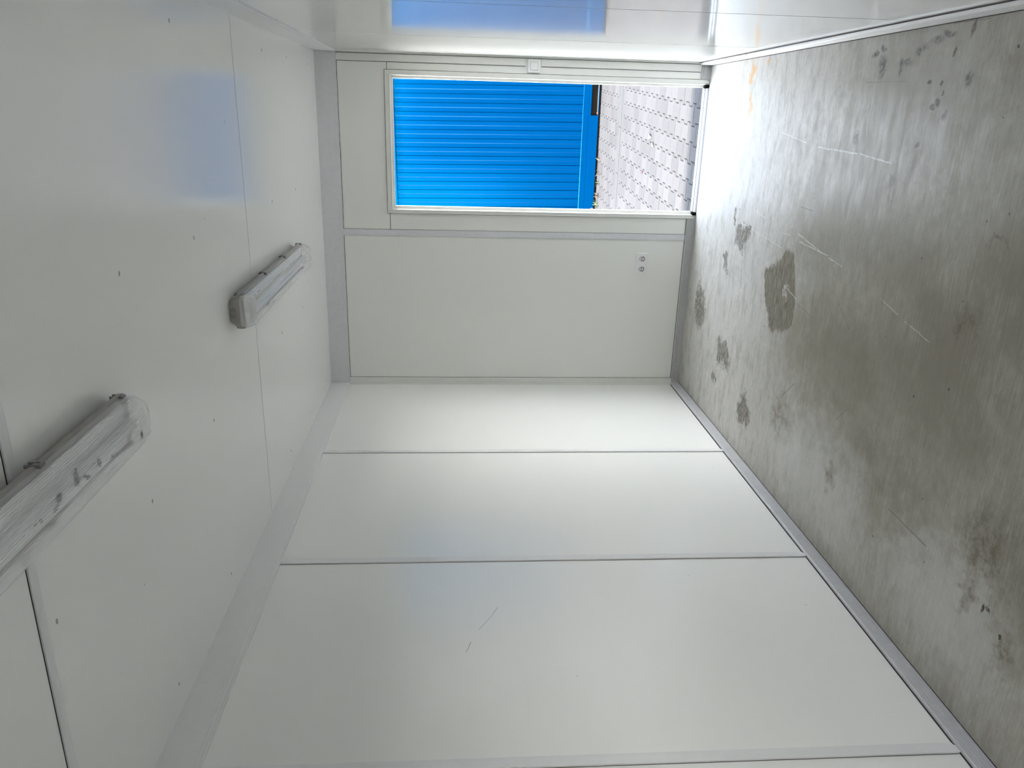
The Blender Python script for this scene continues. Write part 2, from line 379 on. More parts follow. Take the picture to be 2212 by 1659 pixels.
# end wall with the doorway
DX0, DX1, DZ = 0.140, 0.958, 2.062                          # rough opening
we = struct(boxes('wall_front', [(-HW - WT, DX0 - .014, .009, .06, -0.1, H + .1), (DX1 + .014, HW + WT, .009, .06, -0.1, H + .1), (DX0 - .014, DX1 + .014, .009, .06, DZ + .014, H + .1)], M['core']))
box('panel', (-HW, -0.0255, 0, .008, 0, H), M['panel_end'], we, 0.001)
box('panel', (-0.0225, 0.126, 0, .008, 0, 2.083), M['panel_end'], we, 0.001)
box('panel', (-0.0225, HW, 0, .008, 2.0865, H), M['panel_end'], we, 0.001)
box('panel', (0.972, HW, 0, .008, 0, 2.083), M['panel_end'], we, 0.001)
pr = [(-0.047, 0.0), (-0.046, -.0045), (-0.036, -.0055), (-0.012, -.0055), (-0.004, -.0045), (-0.003, 0.0)]
extrude_profile('cover_strip', pr, 2, 0.062, ZC, M['trim_mid'], we)

# rear wall behind the camera
struct(box('wall_back', (-HW - WT, HW + WT, YB - WT, YB, -0.1, H + .1), M['panel']))

# open frame of the window added for fill light, out of view
w1 = empty('fill_window_1'); struct(w1)
for y0, y1, z0, z1 in ((FILL_WIN[0], FILL_WIN[0] + .04, FILL_WIN[2], FILL_WIN[3]), (FILL_WIN[1] - .04, FILL_WIN[1], FILL_WIN[2], FILL_WIN[3]), (FILL_WIN[0] + .04, FILL_WIN[1] - .04, FILL_WIN[3] - .04, FILL_WIN[3]), (FILL_WIN[0] + .04, FILL_WIN[1] - .04, FILL_WIN[2], FILL_WIN[2] + .04)):
    box('fill_window_frame', (HW - .006, HW + .062, y0, y1, z0, z1), M['plastic'], w1, .002)

# ceiling
cl = struct(box('ceiling', (-HW - WT, HW + WT, YB - WT, 0.06, H + .009, H + .10), M['core']))
CY = [YB, -3.842, -1.903, 0.0]
for a, b in zip(CY[:-1], CY[1:]):
    box('panel', (-HW, HW, a + .002, b - .002, H, H + .008), M['ceiling'], cl, 0.001)
box('joint_seal', (-HW, HW, -1.905, -1.901, H + .0007, H + .006), M['grime_and_shade'], cl)
box('joint_seal', (-HW, HW, -3.8455, -3.8425, H - .0005, H + .006), M['grime_and_shade'], cl)
pr = [(-3.842, H), (-3.842, H - .004), (-3.832, H - .005), (-3.815, H - .004), (-3.806, H)]
extrude_profile('cover_strip', pr, 0, -HW + .01, HW - .01, M['trim'], cl)
# screws on a regular purlin grid: shared mesh, flattened heads with a short scuff
bm = bmesh.new(); bmesh.ops.create_uvsphere(bm, u_segments=10, v_segments=5, radius=1.0)
for v in bm.verts: v.co = Vector((v.co.x * .0075, v.co.y * .0045, v.co.z * .0016))
screw_me = from_bm(bm, 'screw'); screw_me.materials.append(M['screw'])
for y in (-0.245, -0.845, -1.405, -2.59, -3.2, -3.775):
    for x in (1.004, 0.33, -0.335, -0.995):
        if x == 0.33 and y in (-0.245,): continue
        s = link('screw', screw_me, None, cl); s.location = (x + random.uniform(-.006, .006), y + random.uniform(-.012, .012), H - .0004); s.rotation_euler = (0, 0, random.uniform(-.2, .2))

# cornice strips (trim_1 left, trim_2 right, trim_3 end)
def cornice_prof(sx):
    d = [(0, H), (0.006, H), (0.007, ZC + .026), (0.006, ZC + .024), (0.007, ZC + .022), (0.007, ZC + .012), (0.006, ZC + .010), (0.0075, ZC + .008), (0.0075, ZC + .001), (0.005, ZC), (0, ZC)]
    return [(sx * (HW - a), z) for a, z in d]
struct(extrude_profile('trim_1', cornice_prof(-1), 1, YB, -0.0, M['trim']))
struct(extrude_profile('trim_2', cornice_prof(1), 1, YB, -0.0, M['trim']))
d = [(0, H), (-.010, H), (-.011, ZC + .026), (-.010, ZC + .024), (-.011, ZC + .022), (-.011, ZC + .012), (-.010, ZC + .010), (-.0115, ZC + .008), (-.0115, ZC + .001), (-.009, ZC), (0, ZC)]
struct(extrude_profile('trim_3', d, 0, -HW + .0075, HW - .0075, M['trim_mid']))
# corner profiles of the end wall
struct(extrude_profile('trim_4', [(-HW, 0), (-HW, -.030), (-HW + .004, -.030), (-HW + .005, -.018), (-HW + .011, -.018), (-HW + .012, -.011), (-HW + .042, -.011), (-HW + .044, -.007), (-HW + .045, 0)], 2, 0.0, ZC - .001, M['frame']))
t5 = empty('trim_5'); struct(t5)
for z0, z1 in ((0.064, 1.103), (1.207, ZC - .001)):
    extrude_profile('corner_profile', [(HW - .057, 0), (HW - .056, -.009), (HW - .054, -.011), (HW - .014, -.011), (HW - .012, -.009), (HW - .011, 0)], 2, z0, z1, M['frame'], t5)
extrude_profile('corner_lip', [(HW - .009, 0), (HW - .009, -.018), (HW, -.018), (HW, 0)], 2, 0.045, ZC - .001, M['frame'], t5)

# skirting: fluted plastic
def fluted(h, t):
    p = [(0, 0), (t, 0)]
    for i in range(1, 5):
        z = h * i / 5.0
        p += [(t, z - .0016), (t - .0022, z), (t, z + .0016)]
    p += [(t, h - .004), (t - .003, h), (0, h)]
    return p
bl = [(-HW + a, z) for a, z in fluted(.062, .016)]
struct(extrude_profile('baseboard_left', bl, 1, YB, -0.013, M['trim_skirt']))
br = [(HW - a, z) for a, z in fluted(.075, .016)]
def rusty_trim():
    q = NT('stained_plastic_trim'); sx = q.t.nodes.new('ShaderNodeSeparateXYZ'); q.put(sx.inputs[0], q.coord())
    m = q.math('MULTIPLY', q.sstep(sx.outputs[1], -1.15, -0.75), q.sstep(sx.outputs[1], -0.25, -0.55))
    m = q.math('MULTIPLY', m, q.sstep(q.noise(q.coord((1, .6, 1)), 30, 4), 0.45, 0.65))
    q.set(Base_Color=q.mix(m, (0.78, 0.78, 0.78), (0.55, 0.30, 0.10)), Roughness=0.38); return q.m
struct(extrude_profile('baseboard_right', br, 1, YB, -0.02, rusty_trim()))
bld, brd = bpy.data.objects['baseboard_left'], bpy.data.objects['baseboard_right']
box('dirty_joint', (-HW, -HW + .0035, YB, -.013, .062, .0655), M['grime_and_shade'], bld)
box('dirty_joint', (HW - .0035, HW, YB, -.02, .075, .080), M['grime_and_shade'], brd)
box('dirty_joint', (-HW + .0155, -HW + .0185, YB, -.013, 0, .0015), M['grime_and_shade'], bld)
box('dirty_joint', (HW - .0190, HW - .0155, YB, -.02, 0, .0020), M['grime_and_shade'], brd)
bf = empty('baseboard_front'); struct(bf)
fe = [(-a, z) for a, z in fluted(.060, .012)]
extrude_profile('skirting_length', fe, 0, -HW + .017, 0.105, M['trim_grey'], bf)
extrude_profile('skirting_length', fe, 0, 0.9985, 1.085, M['trim_grey'], bf)

# ------------------------------------------------------------------ door frame (door_1)
dr = empty('door_1', (0, 0, 0)); struct(dr, 'open doorway with off-white steel frame, no leaf in view')
FY = -.013
def jamb_prof(s, x_out, x_in, x_rev, x_stop):
    # flange, shiny inner edge, reveal step, stop
    return [(x_out, 0), (x_out, FY + .001), (x_out + s * .001, FY), (x_in - s * .0035, FY), (x_in - s * .002, FY - .0025), (x_in, FY - .0025), (x_in, .018), (x_rev, .020), (x_rev, .030),
            (x_stop, .032), (x_stop, .068), (x_out + s * .018, .068), (x_out + s * .018, .0)]
extrude_profile('door_jamb', jamb_prof(1, .107, .131, .133, .1505), 2, 0.026, 2.099, M['frame'], dr)
extrude_profile('door_jamb', jamb_prof(-1, .996, .967, .965, .950), 2, 0.026, 2.099, M['frame'], dr)
hp = [(0, 2.099), (FY + .001, 2.099), (FY, 2.098), (FY, 2.0705), (FY - .0025, 2.069), (FY - .0025, 2.066), (.018, 2.066), (.020, 2.064), (.030, 2.064), (.032, 2.051), (.068, 2.051), (.068, 2.081), (0, 2.081)]
extrude_profile('door_head', hp, 0, .1315, .9665, M['frame'], dr)
th = extrude_profile('threshold', [(-.012, .0), (-.012, .003), (-.004, .010), (.030, .011), (.034, .016), (.040, .016), (.044, .011), (.098, .010), (.104, .006), (.104, -.10), (.0, -.10)], 0, .1505, .950, M['alu'], dr)
box('corner_gap_shade', (.945, .967, -.010, .030, .0005, .026), M['black'], dr)  # black blocks paint the dark gaps at the frame and corner feet
box('corner_gap_shade', (1.0865, HW - .001, -.028, -.0005, .0005, .060), M['black'], dr)
box('corner_gap_shade', (.131, .150, -.010, .030, .0005, .026), M['black'], dr)

def joint_shade_lines(parent, lst):
    for b in lst: box('joint_shade_line', b, M['grime_and_shade'], parent)  # thin dark strips stand in for contact shade along trims and frame
E_ = -.0007
joint_shade_lines(we, [(-.0475, -.0450, E_, 0, .062, ZC), (-.0028, -.0012, E_, 0, .062, ZC), (-HW + .0455, -HW + .0475, E_, 0, .062, ZC),
                 (HW - .0595, HW - .0570, -.0009, 0, .064, 1.103), (HW - .0595, HW - .0570, -.0009, 0, 1.207, ZC), (HW - .0105, HW - .0085, -.011, 0, .05, ZC),
                 (-HW + .045, HW - .06, -.0009, 0, ZC - .0028, ZC), (-HW + .017, .1045, E_, 0, .0602, .0630)])
joint_shade_lines(dr, [(.1040, .1068, -.0009, 0, .063, 2.102), (.9962, .9990, -.0009, 0, .065, 2.102), (.104, .999, -.0009, 0, 2.0992, 2.1025)])
for y, w_ in ((-1.192, .0018), (-2.335, .0026), (-3.466, .0026)): box('joint_shade_line', (-HW, -HW + .0007, y - .0222 - w_, y - .0222, .067, ZC), M['seam'], wl)  # grey strips paint the shade line beside each cover strip

# roof edge and sill of the own container, seen from outside only
struct(boxes('roof', [(-HW - .10, HW + .10, YB - .10, .10, H + .10, H + .26)], M['shell']))
struct(boxes('trim_6', [(-HW - .10, HW + .10, YB - .10, 0.0, -.16, -.10)], M['shell']))

# ------------------------------------------------------------------ light switch and socket (end wall)
def rounded_plate(bm, cx, cz, w_, h_, y_back, y_front, r=.006, inset=.004):
    def ring(w2, h2, rr, y):
        pts = []
        for sx, sz, a0 in ((1, 1, 0), (-1, 1, 90), (-1, -1, 180), (1, -1, 270)):
            for k in range(4):
                a = math.radians(a0 + 30 * k); pts.append(bm.verts.new((cx + sx * (w2 - rr) + rr * math.cos(a), y, cz + sz * (h2 - rr) + rr * math.sin(a))))
        return pts
    A = ring(w_ / 2, h_ / 2, r, y_back); B = ring(w_ / 2, h_ / 2, r, y_front + inset * .6); Cc = ring(w_ / 2 - inset, h_ / 2 - inset, r * .7, y_front)
    n = len(A)
    for P_, Q_ in ((A, B), (B, Cc)):
        for i in range(n): bm.faces.new((P_[i], P_[(i + 1) % n], Q_[(i + 1) % n], Q_[i]))
    bm.faces.new(Cc); return Cc
sw = empty('light_switch', (1.0445, 0, 1.152))
tag(sw, 'white square rocker light switch set beside the doorway', 'light switch')
bm = bmesh.new(); rounded_plate(bm, 0, 0, .081, .081, 0, -.018, .006, .004); link('plate', from_bm(bm, 'plate'), M['plastic'], sw)
bm = bmesh.new()
v = add_box(bm, -.0235, .0235, -.0255, -.018, -.0235, .0235)
for vv in bm.verts:
    if vv.co.y < -.02: vv.co.y += .004 if vv.co.z > 0 else 0.0; vv.co.x *= .96; vv.co.z *= .96
link('rocker', from_bm(bm, 'rocker'), M['plastic'], sw)
box('rocker_gap', (-.0255, .0255, -.0186, -.0178, -.0255, .0255), M['trim_grey'], sw)

so = empty('power_socket', (-.2115, 0, .350))
tag(so, 'white double power socket low on the end wall', 'power socket')
def ring_circle(bm, cx, cz, y, r, n=24, a0=0): return [bm.verts.new((cx + r * math.cos(2 * math.pi * k / n), y, cz + r * math.sin(2 * math.pi * k / n))) for k in range(n)]
def plate_with_holes():
    bm = bmesh.new(); rounded_plate(bm, 0, 0, .152, .081, 0, -.010, .006, .004); return from_bm(bm, 'frame_plate')
link('frame_plate', plate_with_holes(), M['plastic'], so)
def insert_mesh():
    """square insert with the round recess"""
    bm = bmesh.new(); y0 = -.0135; n = 24; hs = .024
    sq = []
    for k in range(n):
        a = 2 * math.pi * k / n; cx, sn = math.cos(a), math.sin(a); m = max(abs(cx), abs(sn)); sq.append(bm.verts.new((hs * cx / m, y0, hs * sn / m)))
    bk = [bm.verts.new((vv.co.x * 1.02, -.009, vv.co.z * 1.02)) for vv in sq]
    c0 = ring_circle(bm, 0, 0, y0, .0205, n); c1 = ring_circle(bm, 0, 0, y0 + .0018, .0198, n)
    for A, B in ((bk, sq), (sq, c0), (c0, c1)):
        for i in range(n): bm.faces.new((A[i], A[(i + 1) % n], B[(i + 1) % n], B[i]))
    return from_bm(bm, 'insert')
ins_me = insert_mesh(); ins_me.materials.append(M['plastic'])
bm = bmesh.new(); n = 24
a = ring_circle(bm, 0, 0, -.0117, .0200, n); b = ring_circle(bm, 0, 0, -.0102, .0180, n)
for i in range(n): bm.faces.new((a[i], a[(i + 1) % n], b[(i + 1) % n], b[i]))
bm.faces.new(b); cup_me = from_bm(bm, 'cup'); cup_me.materials.append(M['socket_in'])
def disc_mesh(name, r, y0, y1, mat, n=14):
    bm = bmesh.new(); a = ring_circle(bm, 0, 0, y0, r, n); b = ring_circle(bm, 0, 0, y1, r, n)
    for i in range(n): bm.faces.new((a[i], a[(i + 1) % n], b[(i + 1) % n], b[i]))
    bm.faces.new(a); bm.faces.new(b[::-1]); me = from_bm(bm, name); me.materials.append(mat); return me
hole_me = disc_mesh('contact_hole', .0036, -.0112, -.0100, M['dark']); 
bm = bmesh.new(); add_box(bm, -.0025, .0025, -.0140, -.0100, -.0215, -.0165); earth_me = from_bm(bm, 'earth_clip'); earth_me.materials.append(M['clip'])
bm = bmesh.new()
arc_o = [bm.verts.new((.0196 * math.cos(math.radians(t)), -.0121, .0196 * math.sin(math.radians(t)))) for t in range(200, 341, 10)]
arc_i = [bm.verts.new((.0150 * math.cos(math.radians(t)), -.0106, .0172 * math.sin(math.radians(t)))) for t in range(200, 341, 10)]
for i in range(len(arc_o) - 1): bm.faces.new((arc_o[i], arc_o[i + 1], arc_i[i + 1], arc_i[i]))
shade_me = from_bm(bm, 'recess_shade'); shade_me.materials.append(M['dark'])  # dark crescent painted as shade in the lower half of the recess
for dx in (.0355, -.0355):
    it = link('insert', ins_me, None, so); it.location = (dx, 0, 0)
    for nm, me, (ox, oz) in (('cup', cup_me, (0, 0)), ('contact_hole', hole_me, (.0095, 0)), ('contact_hole', hole_me, (-.0095, 0)), ('earth_clip', earth_me, (0, 0)), ('earth_clip', earth_me, (0, .0385)), ('recess_shade', shade_me, (0, 0))):
        c = link(nm, me, None, it); c.location = (ox, 0, oz)

# ------------------------------------------------------------------ linear luminaires
def loft(rows, closed_ends=True, name='loft'):
    bm = bmesh.new(); R_ = [[bm.verts.new(p) for p in row] for row in rows]; n = len(rows[0])
    for A, B in zip(R_[:-1], R_[1:]):
        for i in range(n - 1): bm.faces.new((A[i], A[i + 1], B[i + 1], B[i]))
    if closed_ends: bm.faces.new(R_[0]); bm.faces.new(R_[-1][::-1])
    return from_bm(bm, name)

LL = 1.29
def end_w(d, r, base):       # half-width factor near a rounded end
    if d >= r: return base
    return base - r + math.sqrt(max(0, r * r - (r - d) ** 2))
def make_luminaire():
    root = empty('luminaire', (0, 0, H))
    ds = [0.0, .004, .010, .018, .030]
    ys = [-LL / 2 + d for d in ds] + [LL / 2 - d for d in ds[::-1]]
    rows = []
    for y in ys:
        d = LL / 2 - abs(y); k = end_w(d, .030, .0715) / .0715; e = .022 * (1 - min(1, d / .03))
        prof = [(-.046, 0), (-.050, -.004), (-.062, -.018), (-.0665, -.028), (-.0715, -.030), (-.0715, -.040), (-.067, -.041)]
        prof = prof + [(-x, z) for x, z in prof[::-1]]
        rows.append([(x * k, y * (1.0 if z < -.027 else .996), z) for x, z in prof])
    hs = link('housing', loft(rows, True, 'housing'), M['housing'], root)
    # knock-out at each end: rounded recess plate with a round grommet
    for s in (-1, 1):
        bm = bmesh.new(); rounded_plate(bm, 0, -.016, .040, .020, 0, -.0012, .006, .001)
        kp = link('knockout', from_bm(bm, 'knockout'), M['clip'], root); kp.location = (0, s * (LL / 2 + .0003), 0)
        if s > 0: kp.rotation_euler = (0, 0, math.pi)
        bm = bmesh.new(); a = ring_circle(bm, 0, -.016, -.0013, .0085, 16); b = ring_circle(bm, 0, -.016, -.0035, .0075, 16); c_ = ring_circle(bm, 0, -.016, -.0035, .0052, 16); d_ = ring_circle(bm, 0, -.016, -.0020, .0048, 16)
        for A, B in ((a, b), (b, c_), (c_, d_)):
            for i in range(16): bm.faces.new((A[i], A[(i + 1) % 16], B[(i + 1) % 16], B[i]))
        bm.faces.new(d_); link('grommet', from_bm(bm, 'grommet'), M['housing'], kp)
    # lens: prismatic ribs along the length, smooth end caps
    N = 76
    def sect(hw, dep, rib):
        raw = []
        for i in range(721):
            a = math.pi * (1 - i / 720); cx = math.cos(a); sn = max(0.0, math.sin(a))
            raw.append((hw * math.copysign(abs(cx) ** 0.55, cx), -dep * sn ** 0.75))
        acc = [0.0]
        for p0, p1 in zip(raw[:-1], raw[1:]): acc.append(acc[-1] + math.hypot(p1[0] - p0[0], p1[1] - p0[1]))
        pts = []; j = 0                                      # even spacing along the outline
        for i in range(N + 1):
            t = acc[-1] * i / N
            while j < 719 and acc[j + 1] < t: j += 1
            f = (t - acc[j]) / max(1e-9, acc[j + 1] - acc[j]); x = raw[j][0] + f * (raw[j + 1][0] - raw[j][0]); z = raw[j][1] + f * (raw[j + 1][1] - raw[j][1])
            off = rib * (1 if i % 2 else -1) if 5 < i < N - 5 else 0
            pts.append((x * (1 + off / hw), z * (1 + off / dep)))
        return pts
    rows = []
    dl = [(0.0, .60, 0), (.003, .78, 0), (.008, .90, 0), (.015, .965, 0), (.026, 1, 0), (.044, 1, 0), (.047, 1, .0008)]
    for d, kd, rib in dl: rows.append((-LL / 2 + .004 + d, kd, rib, d))
    for d, kd, rib in dl[::-1]: rows.append((LL / 2 - .004 - d, kd, rib, d))
    R2 = []
    for y, kd, rib, d in rows:
        hw = end_w(d + .002, .028, .066)
        R2.append([(x, y, z - .0415) for x, z in sect(hw, .060 * kd, rib)])
    ln = link('lens', loft(R2, True, 'lens'), M['lens'], root)
    bm = bmesh.new()
    for i, (x0, x1, z0, z1) in enumerate([(-.052, .052, -.048, -.043)]): add_box(bm, x0, x1, -LL / 2 + .05, LL / 2 - .05, z0, z1)
    link('gear_tray', from_bm(bm, 'gear_tray'), M['tray'], root)
    bm = bmesh.new()
    bmesh.ops.create_cone(bm, cap_ends=True, segments=16, radius1=.013, radius2=.013, depth=LL - .12, matrix=Matrix.Translation((0, 0, -.066)) @ Matrix.Rotation(math.pi / 2, 4, 'X'))
    tb = link('tube', from_bm(bm, 'tube'), M['tube'], root, True)
    for s in (-1, 1):
        bm = bmesh.new(); add_box(bm, -.014, .014, s * (LL / 2 - .068), s * (LL / 2 - .052), -.084, -.043)
        link('lamp_holder', from_bm(bm, 'lamp_holder'), M['plastic'], root)
    # toggle clips: two legs joined by a bar, hooked over the lip
    bm = bmesh.new()
    for yy in (-.011, .006): add_box(bm, .0660, .0732, yy, yy + .0035, -.046, -.018)
    add_box(bm, .0660, .0732, -.011, .0095, -.047, -.042)
    add_box(bm, .0620, .0732, -.011, .0095, -.0505, -.0465)
    cm = from_bm(bm, 'clip'); cm.materials.append(M['clip'])
    for y in (-.61, -.205, .205, .61):
        k = .95 if abs(y) > .6 else 1.0
        for s in (1, -1):
            c = link('clip', cm, None, root); c.location = (0, y, 0); c.scale = (k, 1, 1)
            if s < 0: c.rotation_euler = (0, 0, math.pi)
    return root
lum = make_luminaire(); LX = -.008
lum.location = (LX, -1.635, H)
tag(lum, 'grey ceiling strip light with dusty lens, seen whole nearer the doorway', 'ceiling light', 'sealed strip lights on the ceiling')
lum2 = copy_tree(lum); lum2.location = (LX, -3.36 - LL / 2, H)
tag(lum2, 'grey ceiling strip light with dark debris inside its ribbed lens, cut off by the frame', 'ceiling light', 'sealed strip lights on the ceiling')
# dead insects and grit lying inside the second lens
bm = bmesh.new(); bmesh.ops.create_icosphere(bm, subdivisions=2, radius=1.0)
for v in bm.verts: v.co *= 1 + random.uniform(-.25, .25)
deb = from_bm(bm, 'debris'); deb.materials.append(M['dark'])
for x, wy, s in ((.018, -3.767, .011), (.010, -3.775, .006), (.010, -3.845, .012), (-.004, -3.862, .007), (.005, -3.665, .008), (.012, -3.690, .004), (-.006, -3.722, .006), (.004, -3.735, .005), (.002, -3.92, .005), (.004, -3.94, .004), (-.012, -3.60, .005), (-.018, -3.575, .004), (-.030, -3.43, .006)):
    y = wy + 3.36 + LL / 2
    o = link('debris', deb, None, lum2); o.location = (x - LX, y, -.0945); o.scale = (s * .8, s * random.uniform(1.0, 1.9), .003); o.rotation_euler = (0, 0, random.uniform(0, 3))

# ------------------------------------------------------------------ marks pressed into the left wall
def crease(name, pts, wd, parent):
    bm = bmesh.new(); vs = []
    for (y, z) in pts: vs.append((bm.verts.new((-HW + .0002, y, z - wd / 2)), bm.verts.new((-HW + .0006, y, z)), bm.verts.new((-HW + .0002, y, z + wd / 2))))
    for A, B in zip(vs[:-1], vs[1:]):
        bm.faces.new((A[0], A[1], B[1], B[0])); bm.faces.new((A[1], A[2], B[2], B[1]))
    return link(name, from_bm(bm, name), M['clip'], parent)
crease('scratch', [(-2.685, 1.477), (-2.74, 1.503), (-2.825, 1.556)], .0016, wl)
crease('scratch', [(-2.895, 1.588), (-2.925, 1.596), (-2.955, 1.607)], .0018, wl)
crease('scratch', [(-2.709, .226), (-2.713, .212)], .004, wl)

# ------------------------------------------------------------------ outside: paving
PIV = Vector((.36, 4.92, -.18))
pav = empty('pavement', PIV); pav.rotation_euler = Euler((0, -.020, math.radians(-4.1)), 'XYZ'); struct(pav, 'light concrete interlocking paving between the two containers')
box('joint_bed', (-4.2, 4.2, -4.95, 3.5, -.06, -.008), M['joint'], pav)
box('yard', (-22, 22, -24, 22, -.16, -.055), M['concrete'], pav)
PW, PL, AA = .140, .200, .0125
def paver_outline():
    h = PL / 2; a = AA; w2 = PW / 2; t = .010
    right = [(w2 + a, -h), (w2 + a, -h * .5 - t), (w2 - a, -h * .5 + t), (w2 - a, h * .5 - t), (w2 + a, h * .5 + t), (w2 + a, h)]
    return right + [(-x, y) for x, y in right[::-1]]
def inset(pts, g):
    out = []
    n = len(pts)
    for i in range(n):
        p0, p1, p2 = Vector(pts[i - 1]), Vector(pts[i]), Vector(pts[(i + 1) % n])
        e1 = (p1 - p0).normalized(); e2 = (p2 - p1).normalized(); n1 = Vector((-e1.y, e1.x)); n2 = Vector((-e2.y, e2.x))
        b = (n1 + n2).normalized(); k = g / max(.35, b.dot(n1)); out.append(tuple(p1 + b * k))
    return out
OUT0 = inset(paver_outline(), .0028); OUT1 = inset(paver_outline(), .0070)
def add_paver(bm, u, v, dz=0.0):
    A = [bm.verts.new((u + x, v + y, -.012 + dz)) for x, y in OUT0]; B = [bm.verts.new((u + x, v + y, -.0035 + dz)) for x, y in OUT0]; Cc = [bm.verts.new((u + x, v + y, 0 + dz)) for x, y in OUT1]
    n = len(A)
    for P_, Q_ in ((A, B), (B, Cc)):
        for i in range(n): bm.faces.new((P_[i], P_[(i + 1) % n], Q_[(i + 1) % n], Q_[i]))
    bm.faces.new(Cc)
bm = bmesh.new(); add_paver(bm, 0, 0); pav_me = from_bm(bm, 'paver'); pav_me.materials.append(M['paver'])
Rp = pav.rotation_euler.to_matrix(); Rc = R.transposed(); Cpos = Vector((0.7589, -5.2719, 1.6503))
def seen(u, v):
    P_ = PIV + Rp @ Vector((u, v, 0)); d = Rc @ (P_ - Cpos)
    px = 1106 + F_PX * d.x / -d.z; py = 829.5 - F_PX * d.y / -d.z
    return 1285 < px < 1535 and 165 < py < 472
GUT0, GUT1 = -1.322, -1.190                                # edging row (local v)
one, rest = [], []
U0, V0 = .013, -4.045
for ci in range(-28, 28):
    u = U0 + ci * PW
    for ri in range(-8, 50):
        v = V0 + ri * PL + (PL / 2 if ci % 2 else 0)
        if v + PL / 2 > GUT0: break
        if v < -4.9: continue
        (one if seen(u, v) else rest).append((u, v))
    for ri in range(0, 26):
        v = GUT1 + PL / 2 + ri * PL + (PL / 2 if ci % 2 else 0)
        if v > 3.3: break
        (one if seen(u + .05, v) and v < .1 else rest).append((u + .05, v))
one.sort(key=lambda p: p[1]); rest += one[298:]; one = one[:298]
for u, v in one:
    o = link('paver', pav_me, None, pav); o.location = (u, v, random.uniform(-.0012, .0012)); o.rotation_euler = (random.uniform(-.004, .004), random.uniform(-.004, .004), 0)
bm = bmesh.new()
for u, v in rest: add_paver(bm, u, v, random.uniform(-.0012, .0012))
tag(link('paver_field', from_bm(bm, 'paver_field'), M['paver'], pav), kind='stuff')
bm = bmesh.new(); add_box(bm, -.245, .245, -.0625, .0625, -.02, .001)
bmesh.ops.bevel(bm, geom=bm.edges[:], offset=.003, segments=1, affect='EDGES')
link('cut_paver_strip', (lambda b2: (add_box(b2, -4.1, 4.1, GUT0 - .115, GUT1 + .115, -.02, -.0042), from_bm(b2, 'cut_paver_strip'))[1])(bmesh.new()), M['paver'], pav)
eg = from_bm(bm, 'edging_stone'); eg.materials.append(M['concrete'])
for k in range(-8, 9):
    o = link('edging_stone', eg, None, pav); o.location = (k * .5 + .13, (GUT0 + GUT1) / 2 - .004, random.uniform(-.001, .001))

# ------------------------------------------------------------------ outside: the blue container opposite
bc = empty('office_container', (.36, 4.92, 0)); bc.rotation_euler = Euler((0, -.015, math.radians(-4.1)), 'XYZ')
tag(bc, 'bright blue ribbed steel office container facing the doorway across the paving', 'container')
CX0, CX1, CD, CT = -1.35, 4.80, 2.44, 2.56                  # extents in its own frame
ZT = -.027                                                # top of the bottom rail
# ribbed sheet: alternating flats joined by short sloping faces
bm = bmesh.new(); pitch, dep = .1060, .010
xs = []
x = CX0 + .12; u_ph = .4710                              # a light-catching slope lies at u = u_ph
k0 = math.floor((x - u_ph) / pitch) * pitch + u_ph
pts = [(CX0 + .11, 0)]
k = k0
while k < CX1 - .14:
    if k > CX0 + .13:
        pts += [(k - .0050, .0075), (k + .0040, 0.0), (k + pitch / 2 - .0030, 0.0), (k + pitch / 2 - .0022, .0150), (k + pitch / 2 + .0022, .0150), (k + pitch / 2 + .0030, .0075)]
    k += pitch
pts.append((CX1 - .11, pts[-1][1]))
zr0, zr1 = .046, CT - .16
lo = [bm.verts.new((px, py, zr0)) for px, py in pts]; hi = [bm.verts.new((px, py, zr1)) for px, py in pts]
for i in range(len(pts) - 1): bm.faces.new((lo[i], lo[i + 1], hi[i + 1], hi[i]))
link('ribbed_sheet', from_bm(bm, 'ribbed_sheet'), M['blue'], bc)
box('sheet_foot', (CX0 + .11, CX1 - .11, -.004, .012, ZT + .0005, .045), M['blue'], bc, .002)
# bottom rail with forklift pockets cut through
RB = ZT - .124
PK = [(.398, .80), (2.65, 3.05)]
rail = []
cuts = sorted([CX0 + .10] + [e for p in PK for e in p] + [CX1 - .10])
for a, b in zip(cuts[:-1], cuts[1:]):
    if any(abs(a - p[0]) < 1e-6 for p in PK):
        rail += [(a, b, -.018, .06, ZT - .028, ZT), (a, b, -.018, .002, RB, RB + .006)]
    else: rail.append((a, b, -.018, .06, RB, ZT))
boxes('bottom_rail', rail, M['blue'], bc)
for a, b in PK:
    pk = boxes('forklift_pocket', [(a, b, .004, .5, RB + .034, ZT - .028), (a - .004, a, .004, .5, RB, ZT), (b, b + .004, .004, .5, RB, ZT), (a, b, .20, .5, RB, RB + .034)], M['black'], bc)  # pocket lining coloured black to stand in for the shade inside
    box('pocket_floor', (a, b, .003, .20, RB - .001, RB + .006), M['rust'], bc)
box('underside_shade', (CX0 + .11, CX1 - .11, .002, CD - .02, -.30, RB - .0015), M['black'], bc)  # black block stands in for the shade beneath the rail
box('top_rail', (CX0 + .10, CX1 - .10, -.018, .10, CT - .16, CT), M['blue'], bc, .003)
for x0, y0 in ((CX0, -.018), (CX1 - .11, -.018), (CX0, CD - .11), (CX1 - .11, CD - .11)):
    box('corner_post', (x0, x0 + .11, y0, y0 + .11, -.175, CT), M['blue'], bc, .004)
boxes('body', [(CX0 + .012, CX0 + .03, .09, CD - .11, -.15, CT - .02), (CX1 - .03, CX1 - .012, .09, CD - .11, -.15, CT - .02), (CX0 + .11, CX1 - .11, CD - .03, CD - .01, -.15, CT - .02)], M['blue'], bc)
box('roof', (CX0 + .02, CX1 - .02, 0.0, CD - .02, CT - .02, CT - .001), M['blue'], bc)
st = disc_mesh('sticker', .022, -.0195, -.0180, M['sticker'], 18)
